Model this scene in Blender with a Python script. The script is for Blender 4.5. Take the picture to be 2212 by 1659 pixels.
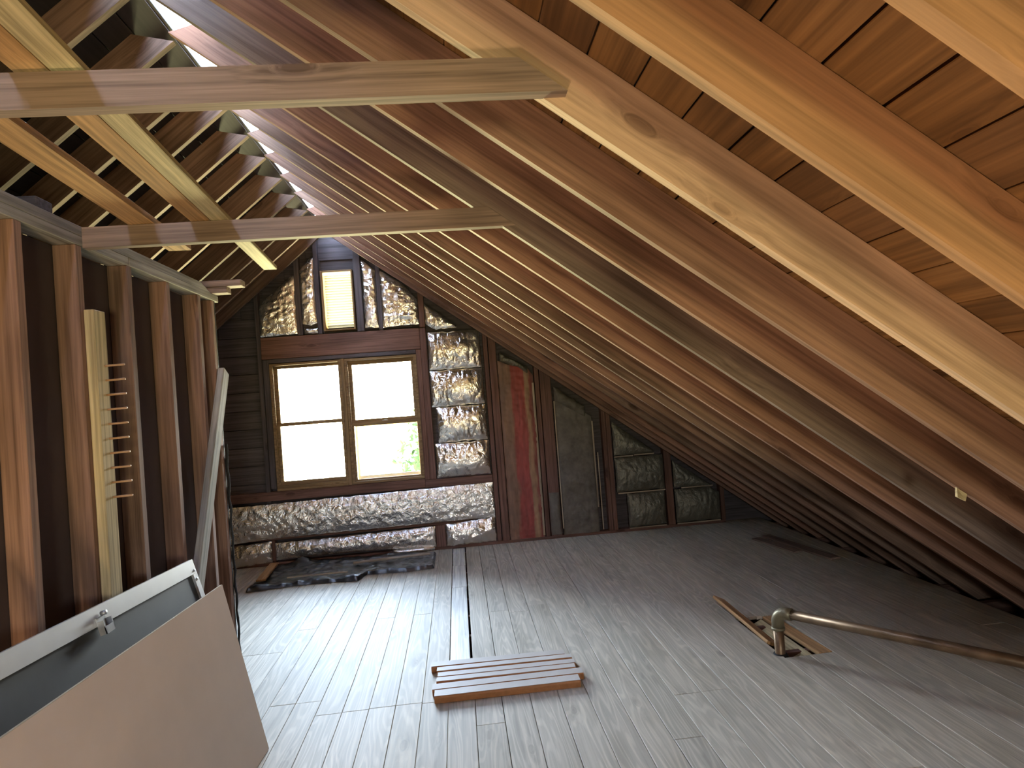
import bpy, bmesh, math, random
from mathutils import Vector, Matrix, noise

random.seed(7)
scene = bpy.context.scene
for o in list(bpy.data.objects):
    bpy.data.objects.remove(o)
COL = scene.collection

# ------------------------------------------------------------------ camera
cam_data = bpy.data.cameras.new('camera')
cam_data.sensor_fit = 'HORIZONTAL'
cam_data.sensor_width = 36.0
cam_data.lens = 36.0 * 1400.0 / 2212.0
cam_data.clip_start = 0.02
cam_data.clip_end = 400
cam = bpy.data.objects.new('camera', cam_data)
COL.objects.link(cam)
YAW, PITCH, ROLL = 0.0872, 0.0196, -0.0763
fwd = Vector((math.sin(YAW) * math.cos(PITCH), math.cos(YAW) * math.cos(PITCH), math.sin(PITCH)))
rt = Vector((math.cos(YAW), -math.sin(YAW), 0))
upv = rt.cross(fwd)
rt2 = math.cos(ROLL) * rt + math.sin(ROLL) * upv
up2 = -math.sin(ROLL) * rt + math.cos(ROLL) * upv
M = Matrix((rt2, up2, -fwd)).transposed().to_4x4()
M.translation = Vector((0, 0, 1.5828))
cam.matrix_world = M
scene.camera = cam

# ------------------------------------------------------------------ world: overcast-bright sky above, sunlit lawn below
SKY_STRENGTH = 112.0
world = bpy.data.worlds.new('world')
scene.world = world
world.use_nodes = True
wn = world.node_tree
wn.nodes.clear()
w_out = wn.nodes.new('ShaderNodeOutputWorld')
w_bg = wn.nodes.new('ShaderNodeBackground')
w_tc = wn.nodes.new('ShaderNodeTexCoord')
w_sep = wn.nodes.new('ShaderNodeSeparateXYZ')
w_ramp = wn.nodes.new('ShaderNodeValToRGB')
w_map = wn.nodes.new('ShaderNodeMapRange')
wn.links.new(w_tc.outputs['Generated'], w_sep.inputs[0])
wn.links.new(w_sep.outputs['Z'], w_map.inputs['Value'])
w_map.inputs['From Min'].default_value = -1
w_map.inputs['From Max'].default_value = 1
wn.links.new(w_map.outputs[0], w_ramp.inputs[0])
els = w_ramp.color_ramp.elements
for _p in (0.62, 0.80):
    els.new(_p)
for _e, (_p, _c) in zip(els, ((0.485, (0.95, 0.87, 0.47)), (0.515, (1.0, 0.97, 0.92)), (0.66, (0.42, 0.52, 0.68)), (1.0, (0.13, 0.20, 0.36)))):
    _e.position = _p
    _e.color = (*_c, 1)
wn.links.new(w_ramp.outputs[0], w_bg.inputs['Color'])
w_bg.inputs['Strength'].default_value = SKY_STRENGTH
wn.links.new(w_bg.outputs[0], w_out.inputs['Surface'])

# daylight portals in the window openings and the added fill window (they only guide the sky's own light)
def portal(name, loc, sx, sz, facing):
    d = bpy.data.lights.new(name, 'AREA')
    d.shape = 'RECTANGLE'
    d.size, d.size_y = sx, sz
    d.cycles.is_portal = True
    o = bpy.data.objects.new(name, d)
    o.location = loc
    o.rotation_euler = (math.radians(-90 if facing < 0 else 90), 0, 0)
    COL.objects.link(o)
    return o
REAR_Y = -3.0
portal('window_portal', (-1.175, 7.26, 1.455), 1.60, 1.36, -1)
portal('fill_window_portal', (0.55, REAR_Y - 0.16, 1.10), 0.6, 0.7, 1)

vs = scene.view_settings
vs.view_transform = 'Standard'
vs.look = 'None'
vs.exposure = 0.5
vs.gamma = 1.0
vs.use_curve_mapping = False
cy = scene.cycles
cy.use_denoising = True
cy.max_bounces = 5
cy.diffuse_bounces = 4
cy.glossy_bounces = 2
cy.transmission_bounces = 2
cy.transparent_max_bounces = 6
cy.use_adaptive_sampling = True
cy.adaptive_threshold = 0.03
cy.caustics_reflective = False
cy.caustics_refractive = False
cy.sample_clamp_indirect = 12.0

# ------------------------------------------------------------------ materials
MATS = {}

def nodes_of(name):
    m = bpy.data.materials.new(name)
    m.use_nodes = True
    nt = m.node_tree
    nt.nodes.clear()
    out = nt.nodes.new('ShaderNodeOutputMaterial')
    b = nt.nodes.new('ShaderNodeBsdfPrincipled')
    nt.links.new(b.outputs[0], out.inputs['Surface'])
    MATS[name] = m
    return m, nt, b, out

def N(nt, kind, **kw):
    n = nt.nodes.new(kind)
    for k, v in kw.items():
        if k in n.inputs:
            n.inputs[k].default_value = v
        else:
            setattr(n, k, v)
    return n

def ramp(nt, fac, stops, interp='LINEAR'):
    r = nt.nodes.new('ShaderNodeValToRGB')
    r.color_ramp.interpolation = interp
    e = r.color_ramp.elements
    while len(e) > len(stops):
        e.remove(e[-1])
    while len(e) < len(stops):
        e.new(1.0)
    for i, (p, c) in enumerate(stops):
        e[i].position = p
        e[i].color = (c[0], c[1], c[2], 1)
    if fac is not None:
        nt.links.new(fac, r.inputs[0])
    return r

def mix(nt, mode, fac, a, b):
    m = nt.nodes.new('ShaderNodeMix')
    m.data_type = 'RGBA'
    m.blend_type = mode
    for idx, v in ((0, fac), (6, a), (7, b)):
        if hasattr(v, 'is_linked') or isinstance(v, bpy.types.NodeSocket):
            nt.links.new(v, m.inputs[idx])
        elif idx == 0:
            m.inputs[0].default_value = v
        else:
            m.inputs[idx].default_value = (v[0], v[1], v[2], 1)
    return m.outputs[2]

def wood(name, tones, rough=0.75, grain=1.0, knots=0.6, stain=0.5, spec=0.3, bump=0.25, stain_col=(0.35, 0.32, 0.30), cath=0.0, gmix=0.75):
    """sawn timber: grain runs along local X; every board takes its own tone and its own stretch of grain"""
    m, nt, b, out = nodes_of(name)
    L = nt.links
    tc = N(nt, 'ShaderNodeTexCoord')
    oi = N(nt, 'ShaderNodeObjectInfo')
    off = N(nt, 'ShaderNodeVectorMath', operation='SCALE')
    comb = N(nt, 'ShaderNodeCombineXYZ', X=37.0, Y=11.0, Z=23.0)
    L.new(comb.outputs[0], off.inputs[0])
    L.new(oi.outputs['Random'], off.inputs['Scale'])
    add = N(nt, 'ShaderNodeVectorMath', operation='ADD')
    L.new(tc.outputs['Object'], add.inputs[0])
    L.new(off.outputs[0], add.inputs[1])
    # knots: sparse cells stretched along the board
    kmap = N(nt, 'ShaderNodeMapping')
    kmap.inputs['Scale'].default_value = (1.9, 5.2, 5.2)
    L.new(add.outputs[0], kmap.inputs[0])
    vor = N(nt, 'ShaderNodeTexVoronoi', Scale=1.0, Randomness=1.0)
    L.new(kmap.outputs[0], vor.inputs['Vector'])
    kmask = ramp(nt, vor.outputs['Distance'], [(0.0, (1, 1, 1)), (0.07, (1, 1, 1)), (0.13, (0.25, 0.25, 0.25)), (0.30, (0, 0, 0))])
    # grain field, bent around knots
    gmap = N(nt, 'ShaderNodeMapping')
    gmap.inputs['Scale'].default_value = (1.6 * grain, 60 * grain, 60 * grain)
    L.new(add.outputs[0], gmap.inputs[0])
    bend = N(nt, 'ShaderNodeVectorMath', operation='ADD')
    kvec = N(nt, 'ShaderNodeVectorMath', operation='SCALE')
    kvec.inputs['Scale'].default_value = 1.6
    L.new(kmask.outputs[0], kvec.inputs[0])
    L.new(gmap.outputs[0], bend.inputs[0])
    L.new(kvec.outputs[0], bend.inputs[1])
    n1 = N(nt, 'ShaderNodeTexNoise', Scale=1.0, Detail=3.0, Roughness=0.65)
    L.new(bend.outputs[0], n1.inputs['Vector'])
    g1 = ramp(nt, n1.outputs[0], [(0.30, (0.40, 0.38, 0.36)), (0.5, (0.92, 0.92, 0.92)), (0.70, (1.4, 1.4, 1.4))])
    base = ramp(nt, oi.outputs['Random'], tones)
    col = mix(nt, 'MULTIPLY', gmix, base.outputs[0], g1.outputs[0])
    if cath > 0:
        cm = N(nt, 'ShaderNodeMapping')
        cm.inputs['Scale'].default_value = (0.9, 9.0, 9.0)
        L.new(add.outputs[0], cm.inputs[0])
        nn = N(nt, 'ShaderNodeTexNoise', Scale=0.8, Detail=2.0, Roughness=0.45, Distortion=0.3)
        L.new(cm.outputs[0], nn.inputs['Vector'])
        mul = N(nt, 'ShaderNodeMath', operation='MULTIPLY')
        mul.inputs[1].default_value = 95.0
        L.new(nn.outputs[0], mul.inputs[0])
        sn = N(nt, 'ShaderNodeMath', operation='SINE')
        L.new(mul.outputs[0], sn.inputs[0])
        sr = ramp(nt, sn.outputs[0], [(0.0, (1 - cath, 1 - cath, 1 - cath)), (0.6, (1, 1, 1)), (1.0, (1 + cath * 0.5,) * 3)])
        col = mix(nt, 'MULTIPLY', 1.0, col, sr.outputs[0])
    # weathering blotches
    smap = N(nt, 'ShaderNodeMapping')
    smap.inputs['Scale'].default_value = (1.3, 3.2, 3.2)
    L.new(add.outputs[0], smap.inputs[0])
    n2 = N(nt, 'ShaderNodeTexNoise', Scale=1.0, Detail=2.0, Roughness=0.6)
    L.new(smap.outputs[0], n2.inputs['Vector'])
    sfac = ramp(nt, n2.outputs[0], [(0.48, (0, 0, 0)), (0.70, (stain, stain, stain))])
    col = mix(nt, 'MULTIPLY', sfac.outputs[0], col, stain_col)
    kf = N(nt, 'ShaderNodeMath', operation='MULTIPLY')
    kf.inputs[1].default_value = knots
    L.new(kmask.outputs[0], kf.inputs[0])
    col = mix(nt, 'MULTIPLY', kf.outputs[0], col, (0.20, 0.13, 0.10))
    L.new(col, b.inputs['Base Color'])
    b.inputs['Roughness'].default_value = rough
    b.inputs['Specular IOR Level'].default_value = spec
    return m

def plain(name, color, rough=0.6, metallic=0.0, spec=0.4, var=0.15, scale=6.0, bump=0.0, bscale=30.0):
    m, nt, b, out = nodes_of(name)
    L = nt.links
    tc = N(nt, 'ShaderNodeTexCoord')
    n1 = N(nt, 'ShaderNodeTexNoise', Scale=scale, Detail=4.0, Roughness=0.6)
    L.new(tc.outputs['Object'], n1.inputs['Vector'])
    lo = tuple(c * (1 - var) for c in color)
    hi = tuple(min(1, c * (1 + var)) for c in color)
    r = ramp(nt, n1.outputs[0], [(0.3, lo), (0.7, hi)])
    L.new(r.outputs[0], b.inputs['Base Color'])
    b.inputs['Roughness'].default_value = rough
    b.inputs['Metallic'].default_value = metallic
    b.inputs['Specular IOR Level'].default_value = spec
    if bump:
        n2 = N(nt, 'ShaderNodeTexNoise', Scale=bscale, Detail=5.0, Roughness=0.6)
        L.new(tc.outputs['Object'], n2.inputs['Vector'])
        bp = N(nt, 'ShaderNodeBump', Strength=bump, Distance=0.01)
        L.new(n2.outputs[0], bp.inputs['Height'])
        L.new(bp.outputs[0], b.inputs['Normal'])
    return m

RAFTER = wood('rafter_timber', [(0.0, (0.28, 0.150, 0.10)), (0.3, (0.21, 0.145, 0.11)), (0.55, (0.31, 0.155, 0.095)), (0.8, (0.20, 0.145, 0.115)), (1.0, (0.32, 0.185, 0.115))], grain=0.8, stain=0.7)
RAFTER_PALE = wood('pale_rafter_timber', [(0.0, (0.53, 0.345, 0.225)), (1.0, (0.57, 0.385, 0.255))], grain=0.7, stain=0.35, gmix=0.6)
RAFTER_ORANGE = wood('orange_rafter_timber', [(0.0, (0.44, 0.235, 0.115)), (1.0, (0.47, 0.26, 0.13))], grain=0.7, stain=0.4, gmix=0.6)
RAFTER_LEFT = wood('shaded_rafter_timber', [(0.0, (0.15, 0.095, 0.065)), (1.0, (0.18, 0.115, 0.08))], grain=0.8, stain=0.6)  # left roof's shade put into the rafter colour
SHEATH_LEFT = wood('shaded_sheathing_timber', [(0.0, (0.016, 0.013, 0.012)), (1.0, (0.024, 0.019, 0.016))], grain=0.6, stain=0.5)  # near black: shade under the left roof put into the board colour
SHEATH = wood('sheathing_timber', [(0.0, (0.22, 0.105, 0.036)), (0.5, (0.27, 0.135, 0.048)), (1.0, (0.19, 0.092, 0.038))], grain=0.6, stain=0.75, knots=0.8)
GABLE_WOOD = wood('gable_timber', [(0.0, (0.16, 0.085, 0.065)), (0.5, (0.20, 0.105, 0.075)), (1.0, (0.14, 0.08, 0.065))], stain=0.5)
DARK_WOOD = wood('dark_timber', [(0.0, (0.085, 0.072, 0.075)), (1.0, (0.11, 0.092, 0.092))], stain=0.4, knots=0.3)
STUD = wood('stud_timber', [(0.0, (0.27, 0.155, 0.11)), (0.5, (0.24, 0.15, 0.115)), (1.0, (0.29, 0.16, 0.105))], stain=0.4)
GREY_WOOD = wood('weathered_timber', [(0.0, (0.27, 0.25, 0.21)), (1.0, (0.34, 0.31, 0.26))], stain=0.6)
TIE = wood('tie_timber', [(0.0, (0.29, 0.205, 0.155)), (1.0, (0.26, 0.18, 0.135))], stain=0.5)
PINE = wood('pale_pine', [(0.0, (0.52, 0.42, 0.22)), (1.0, (0.56, 0.45, 0.25))], stain=0.15, knots=0.3)
PINE_ORANGE = wood('orange_pine', [(0.0, (0.46, 0.26, 0.11)), (1.0, (0.52, 0.30, 0.13))], stain=0.3, knots=0.5)
FLOOR = wood('floor_plank_timber', [(0.0, (0.53, 0.465, 0.355)), (0.35, (0.57, 0.495, 0.375)), (0.7, (0.50, 0.445, 0.345)), (1.0, (0.59, 0.515, 0.385))], rough=0.62, grain=0.6, stain=0.45, knots=0.25, spec=0.25, bump=0.06, stain_col=(0.66, 0.64, 0.60), cath=0.12, gmix=0.35)
FLOOR_NEW = wood('pale_floor_plank_timber', [(0.0, (0.63, 0.60, 0.51)), (1.0, (0.66, 0.62, 0.53))], rough=0.45, stain=0.2, knots=0.15, spec=0.5, stain_col=(0.7, 0.68, 0.62))
MOLD_TOP = plain('primed_molding', (0.48, 0.42, 0.35), rough=0.6, var=0.06)
MOLD_EDGE = plain('bare_molding_edge', (0.40, 0.17, 0.06), rough=0.7, var=0.15, scale=25)
LATH = wood('lath_timber', [(0.0, (0.40, 0.33, 0.25)), (1.0, (0.44, 0.36, 0.27))], stain=0.2, knots=0.2)
HARDBOARD = plain('tan_hardboard', (0.66, 0.52, 0.405), rough=0.55, var=0.05, scale=3)
HARD_EDGE = plain('raw_board_edge', (0.50, 0.42, 0.30), rough=0.7, var=0.1, scale=20)
ALUM = plain('brushed_aluminium', (0.62, 0.62, 0.60), rough=0.42, metallic=0.55, var=0.04)
SCREEN = plain('dark_screen', (0.045, 0.050, 0.052), rough=0.55, var=0.12, scale=4, bump=0.05, bscale=300)
BACKPANEL = plain('dark_backing_board', (0.085, 0.060, 0.058), rough=0.85, var=0.15, scale=3)
BLACK = plain('black_edge', (0.012, 0.012, 0.012), rough=0.6)
PIPE = plain('tarnished_copper', (0.20, 0.13, 0.075), rough=0.38, metallic=0.6, var=0.3, scale=9)
PIPE_FIT = plain('cast_fitting', (0.22, 0.19, 0.12), rough=0.42, metallic=0.5, var=0.25, scale=14)
SASH = wood('window_timber', [(0.0, (0.24, 0.155, 0.075)), (1.0, (0.27, 0.175, 0.085))], knots=0.1, stain=0.3)
WHITE_ALU = plain('white_storm_frame', (0.75, 0.76, 0.75), rough=0.5, var=0.03)
VENT = plain('painted_vent_slat', (0.115, 0.11, 0.085), rough=0.6, var=0.06)
KRAFT_GREY = plain('dusty_grey_paper', (0.15, 0.135, 0.115), rough=0.75, var=0.3, scale=9, bump=0.5, bscale=22)
PEG = plain('turned_peg', (0.42, 0.25, 0.14), rough=0.5)
STEEL = plain('zinc_hardware', (0.45, 0.46, 0.46), rough=0.4, metallic=0.8, var=0.1)
GROUND_DARK = plain('lower_ceiling_board', (0.05, 0.045, 0.04), rough=0.9)

def foil(name, tint, rough, metallic, rust=0.35, bump=0.5):
    m, nt, b, out = nodes_of(name)
    L = nt.links
    tc = N(nt, 'ShaderNodeTexCoord')
    n1 = N(nt, 'ShaderNodeTexNoise', Scale=2.6, Detail=3.0, Roughness=0.5)
    L.new(tc.outputs['Object'], n1.inputs['Vector'])
    r = ramp(nt, n1.outputs[0], [(0.50, tint), (0.68, (tint[0] * (1 - rust * 0.35), tint[1] * (1 - rust * 0.75), tint[2] * (1 - rust)))])
    L.new(r.outputs[0], b.inputs['Base Color'])
    b.inputs['Metallic'].default_value = metallic
    b.inputs['Roughness'].default_value = rough
    mp = N(nt, 'ShaderNodeMapping')
    mp.inputs['Scale'].default_value = (1.0, 1.0, 0.75)
    L.new(tc.outputs['Object'], mp.inputs[0])
    v = N(nt, 'ShaderNodeTexVoronoi', Scale=26.0)
    v.feature = 'DISTANCE_TO_EDGE'
    nd = N(nt, 'ShaderNodeTexNoise', Scale=9.0, Detail=3.0)
    L.new(mp.outputs[0], nd.inputs['Vector'])
    mx = mix(nt, 'LINEAR_LIGHT', 0.10, mp.outputs[0], nd.outputs['Color'])
    L.new(mx, v.inputs['Vector'])
    n3 = N(nt, 'ShaderNodeTexNoise', Scale=48.0, Detail=4.0, Roughness=0.6, Distortion=1.0)
    L.new(mp.outputs[0], n3.inputs['Vector'])
    sm = N(nt, 'ShaderNodeMath', operation='ADD')
    L.new(v.outputs['Distance'], sm.inputs[0])
    sc = N(nt, 'ShaderNodeMath', operation='MULTIPLY')
    sc.inputs[1].default_value = 0.35
    L.new(n3.outputs[0], sc.inputs[0])
    L.new(sc.outputs[0], sm.inputs[1])
    bp = N(nt, 'ShaderNodeBump', Strength=bump, Distance=0.012)
    L.new(sm.outputs[0], bp.inputs['Height'])
    L.new(bp.outputs[0], b.inputs['Normal'])
    return m

FOIL = foil('bright_foil_facing', (0.90, 0.89, 0.87), 0.22, 0.9, rust=0.30, bump=0.4)
FOIL_BAND = foil('crumpled_foil_facing', (0.90, 0.89, 0.87), 0.26, 0.9, rust=0.15, bump=0.6)
FOIL_DUST = foil('dusty_foil_facing', (0.20, 0.19, 0.15), 0.5, 0.55, rust=0.2)

def red_kraft():
    m, nt, b, out = nodes_of('brown_and_red_kraft_facing')
    L = nt.links
    tc = N(nt, 'ShaderNodeTexCoord')
    sep = N(nt, 'ShaderNodeSeparateXYZ')
    L.new(tc.outputs['Object'], sep.inputs[0])
    nz = N(nt, 'ShaderNodeTexNoise', Scale=5.0, Detail=4.0)
    mp = N(nt, 'ShaderNodeMapping')
    mp.inputs['Scale'].default_value = (3.0, 3.0, 0.5)
    L.new(tc.outputs['Object'], mp.inputs[0])
    L.new(mp.outputs[0], nz.inputs['Vector'])
    ad = N(nt, 'ShaderNodeMath', operation='MULTIPLY_ADD')
    ad.inputs[1].default_value = 0.12
    L.new(nz.outputs[0], ad.inputs[0])
    L.new(sep.outputs['X'], ad.inputs[2])
    mr = N(nt, 'ShaderNodeMapRange')
    mr.inputs['From Min'].default_value = 0.0
    mr.inputs['From Max'].default_value = 0.44
    L.new(ad.outputs[0], mr.inputs['Value'])
    r = ramp(nt, mr.outputs[0], [(0.0, (0.20, 0.12, 0.085)), (0.40, (0.23, 0.125, 0.08)), (0.46, (0.30, 0.055, 0.045)), (0.74, (0.33, 0.06, 0.05)), (0.78, (0.36, 0.22, 0.13)), (0.86, (0.33, 0.20, 0.12)), (0.90, (0.24, 0.06, 0.05)), (1.0, (0.20, 0.10, 0.08))])
    n2 = N(nt, 'ShaderNodeTexNoise', Scale=9.0, Detail=5.0)
    L.new(mp.outputs[0], n2.inputs['Vector'])
    r2 = ramp(nt, n2.outputs[0], [(0.3, (0.6, 0.6, 0.6)), (0.7, (1.2, 1.15, 1.1))])
    L.new(mix(nt, 'MULTIPLY', 0.8, r.outputs[0], r2.outputs[0]), b.inputs['Base Color'])
    b.inputs['Roughness'].default_value = 0.6
    return m
RED_KRAFT = red_kraft()

def black_plastic():
    m, nt, b, out = nodes_of('black_polythene')
    b.inputs['Base Color'].default_value = (0.012, 0.014, 0.018, 1)
    b.inputs['Roughness'].default_value = 0.30
    b.inputs['Specular IOR Level'].default_value = 0.9
    tc = N(nt, 'ShaderNodeTexCoord')
    n = N(nt, 'ShaderNodeTexNoise', Scale=9.0, Detail=2.0, Distortion=1.5)
    nt.links.new(tc.outputs['Object'], n.inputs['Vector'])
    bp = N(nt, 'ShaderNodeBump', Strength=0.25, Distance=0.02)
    nt.links.new(n.outputs[0], bp.inputs['Height'])
    nt.links.new(bp.outputs[0], b.inputs['Normal'])
    return m
POLY = black_plastic()

def glass():
    m, nt, b, out = nodes_of('clear_window_glass')
    nt.nodes.remove(b)
    t = N(nt, 'ShaderNodeBsdfTransparent')
    t.inputs[0].default_value = (0.93, 0.95, 0.94, 1)
    g = N(nt, 'ShaderNodeBsdfGlossy', Roughness=0.02)
    f = N(nt, 'ShaderNodeFresnel', IOR=1.45)
    mx = N(nt, 'ShaderNodeMixShader')
    nt.links.new(f.outputs[0], mx.inputs[0])
    nt.links.new(t.outputs[0], mx.inputs[1])
    nt.links.new(g.outputs[0], mx.inputs[2])
    nt.links.new(mx.outputs[0], out.inputs['Surface'])
    return m
GLASS = glass()

def leaf():
    m, nt, b, out = nodes_of('leaf_green')
    nt.nodes.remove(b)
    d = N(nt, 'ShaderNodeBsdfDiffuse')
    d.inputs[0].default_value = (0.014, 0.024, 0.012, 1)
    t = N(nt, 'ShaderNodeBsdfTranslucent')
    t.inputs[0].default_value = (0.020, 0.034, 0.014, 1)
    mx = N(nt, 'ShaderNodeMixShader')
    mx.inputs[0].default_value = 0.5
    nt.links.new(d.outputs[0], mx.inputs[1])
    nt.links.new(t.outputs[0], mx.inputs[2])
    nt.links.new(mx.outputs[0], out.inputs['Surface'])
    return m
LEAF = leaf()

# ------------------------------------------------------------------ geometry helpers
def link(name, mesh, mat, parent=None, matrix=None):
    o = bpy.data.objects.new(name, mesh)
    if mat is not None and not mesh.materials:
        mesh.materials.append(mat)
    COL.objects.link(o)
    if parent is not None:
        o.parent = parent
    if matrix is not None:
        o.matrix_basis = matrix
    return o

def mesh_from(name, verts, faces, smooth=False):
    me = bpy.data.meshes.new(name)
    me.from_pydata([tuple(v) for v in verts], [], faces)
    bm = bmesh.new()
    bm.from_mesh(me)
    bmesh.ops.recalc_face_normals(bm, faces=bm.faces)
    bm.to_mesh(me)
    bm.free()
    if smooth:
        for p in me.polygons:
            p.use_smooth = True
    return me

BOXES = {}
def box_mesh(lx, ly, lz, mat, c=0.003):
    """chamfered box centred on the origin, length along X"""
    key = (round(lx, 4), round(ly, 4), round(lz, 4), mat.name, c)
    if key in BOXES:
        return BOXES[key]
    c = min(c, lx * 0.2, ly * 0.2, lz * 0.2)
    hx, hy, hz = lx / 2, ly / 2, lz / 2
    V, ix = [], {}
    for sx in (-1, 1):
        for sy in (-1, 1):
            for sz in (-1, 1):
                for a in range(3):
                    p = [sx * (hx - c), sy * (hy - c), sz * (hz - c)]
                    p[a] = (sx * hx, sy * hy, sz * hz)[a]
                    ix[(sx, sy, sz, a)] = len(V)
                    V.append(p)
    F = []
    for a in range(3):
        b_, c_ = (a + 1) % 3, (a + 2) % 3
        for s in (-1, 1):
            q = []
            for (t, u) in ((-1, -1), (1, -1), (1, 1), (-1, 1)):
                k = [0, 0, 0]
                k[a], k[b_], k[c_] = s, t, u
                q.append(ix[(k[0], k[1], k[2], a)])
            F.append(q)
        for t in (-1, 1):
            for u in (-1, 1):
                k1, k2 = [0, 0, 0], [0, 0, 0]
                k1[a], k1[b_], k1[c_] = -1, t, u
                k2[a], k2[b_], k2[c_] = 1, t, u
                F.append([ix[(*k1, b_)], ix[(*k2, b_)], ix[(*k2, c_)], ix[(*k1, c_)]])
    for sx in (-1, 1):
        for sy in (-1, 1):
            for sz in (-1, 1):
                F.append([ix[(sx, sy, sz, 0)], ix[(sx, sy, sz, 1)], ix[(sx, sy, sz, 2)]])
    me = mesh_from('board', V, F)
    me.materials.append(mat)
    BOXES[key] = me
    return me

def frame(xdir, zhint, loc):
    x = Vector(xdir).normalized()
    z = Vector(zhint)
    y = z.cross(x).normalized()
    z = x.cross(y).normalized()
    m = Matrix((x, y, z)).transposed().to_4x4()
    m.translation = Vector(loc)
    return m

def board(name, a, b, width, thick, up, mat, parent=None, c=0.003):
    """plank whose axis runs a -> b; thickness lies along `up`, width across"""
    a, b = Vector(a), Vector(b)
    me = box_mesh((b - a).length, width, thick, mat, c)
    return link(name, me, mat, parent, frame(b - a, up, (a + b) / 2))

def block(name, lo, hi, axis, mat, parent=None, c=0.003):
    """axis-aligned timber, grain along `axis`"""
    lo, hi = Vector(lo), Vector(hi)
    ce, d = (lo + hi) / 2, hi - lo
    if axis == 'x':
        a, b, w, t, up = Vector((lo.x, ce.y, ce.z)), Vector((hi.x, ce.y, ce.z)), d.y, d.z, (0, 0, 1)
    elif axis == 'y':
        a, b, w, t, up = Vector((ce.x, lo.y, ce.z)), Vector((ce.x, hi.y, ce.z)), d.x, d.z, (0, 0, 1)
    else:
        a, b, w, t, up = Vector((ce.x, ce.y, lo.z)), Vector((ce.x, ce.y, hi.z)), d.y, d.x, (1, 0, 0)
    return board(name, a, b, w, t, up, mat, parent, c)

def empty(name, loc=(0, 0, 0)):
    o = bpy.data.objects.new(name, None)
    o.location = loc
    o.empty_display_size = 0.1
    COL.objects.link(o)
    return o

def under(o, root):
    """parent o to root and keep it where it stands"""
    mb = o.matrix_basis.copy()
    o.parent = root
    o.matrix_basis = Matrix.Translation(-Vector(root.location)) @ mb
    return o

def tag(o, label, cat, group=None):
    o['label'] = label
    o['category'] = cat
    if group:
        o['group'] = group
    return o

def structure(o):
    o['kind'] = 'structure'
    return o

def tube_mesh(name, pts, r, seg=14, caps=True):
    V, F = [], []
    pts = [Vector(p) for p in pts]
    n = len(pts)
    prev = None
    for i, p in enumerate(pts):
        t = (pts[min(i + 1, n - 1)] - pts[max(i - 1, 0)]).normalized()
        if prev is None:
            a = t.orthogonal().normalized()
        else:
            a = (prev - t * prev.dot(t)).normalized()
        prev = a
        b_ = t.cross(a)
        rr = r[i] if isinstance(r, (list, tuple)) else r
        for k in range(seg):
            th = 2 * math.pi * k / seg
            V.append(p + (a * math.cos(th) + b_ * math.sin(th)) * rr)
    for i in range(n - 1):
        for k in range(seg):
            k2 = (k + 1) % seg
            F.append([i * seg + k, i * seg + k2, (i + 1) * seg + k2, (i + 1) * seg + k])
    if caps:
        F.append(list(range(seg)))
        F.append(list(range((n - 1) * seg, n * seg)))
    return mesh_from(name, V, F, smooth=True)

def boxes_mesh(name, boxes):
    V, F = [], []
    for (x0, y0, z0, x1, y1, z1) in boxes:
        b_ = len(V)
        V += [(x0, y0, z0), (x1, y0, z0), (x1, y1, z0), (x0, y1, z0), (x0, y0, z1), (x1, y0, z1), (x1, y1, z1), (x0, y1, z1)]
        F += [[b_ + i for i in q] for q in ((0, 3, 2, 1), (4, 5, 6, 7), (0, 1, 5, 4), (1, 2, 6, 5), (2, 3, 7, 6), (3, 0, 4, 7))]
    return mesh_from(name, V, F)

# ------------------------------------------------------------------ roof geometry
MR, ML = 0.7445, 0.8186            # slopes of the two roof planes
XR = -1.351
def zr(x, o=0.0): return 3.5258 - MR * (x - XR) + o      # underside of right-hand rafters
def zl(x, o=0.0): return 3.3524 + ML * (x - XR) + o      # underside of left-hand rafters
AR, AL = math.atan(MR), math.atan(ML)
DEPTH = 0.155
OR, OL = DEPTH / math.cos(AR), DEPTH / math.cos(AL)      # vertical offset of the sheathing underside
XA = (3.5258 - 3.3524) / (MR + ML) + XR                  # apex of the undersides
XT = (3.5258 + OR - 3.3524 - OL) / (MR + ML) + XR        # apex of the sheathing undersides
def roof(x, o=0.0): return min(zr(x, OR), zl(x, OL)) + o
Y_GABLE = 7.067
Y_OUT = 7.16
EAVE_R, EAVE_L = 3.75, -4.75

# ------------------------------------------------------------------ the setting: floor
floor = structure(link('floor', boxes_mesh('floor', [
    (-5.3, REAR_Y - 0.1, -0.30, -1.30, 7.24, -0.262), (-0.28, REAR_Y - 0.1, -0.30, 4.3, 7.24, -0.262),
    (-1.30, 0.62, -0.30, -0.28, 7.24, -0.262), (-1.30, REAR_Y - 0.1, -0.30, -0.28, -1.57, -0.262),
    (-1.32, -1.57, -2.4, -1.30, 0.62, -0.03), (-0.28, -1.57, -2.4, -0.26, 0.62, -0.03),
    (-1.32, 0.62, -2.4, -0.26, 0.64, -0.03), (-1.32, -1.59, -2.4, -0.26, -1.57, -0.03), (-1.32, -1.59, -2.42, -0.26, 0.64, -2.4)]), GROUND_DARK))

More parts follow.
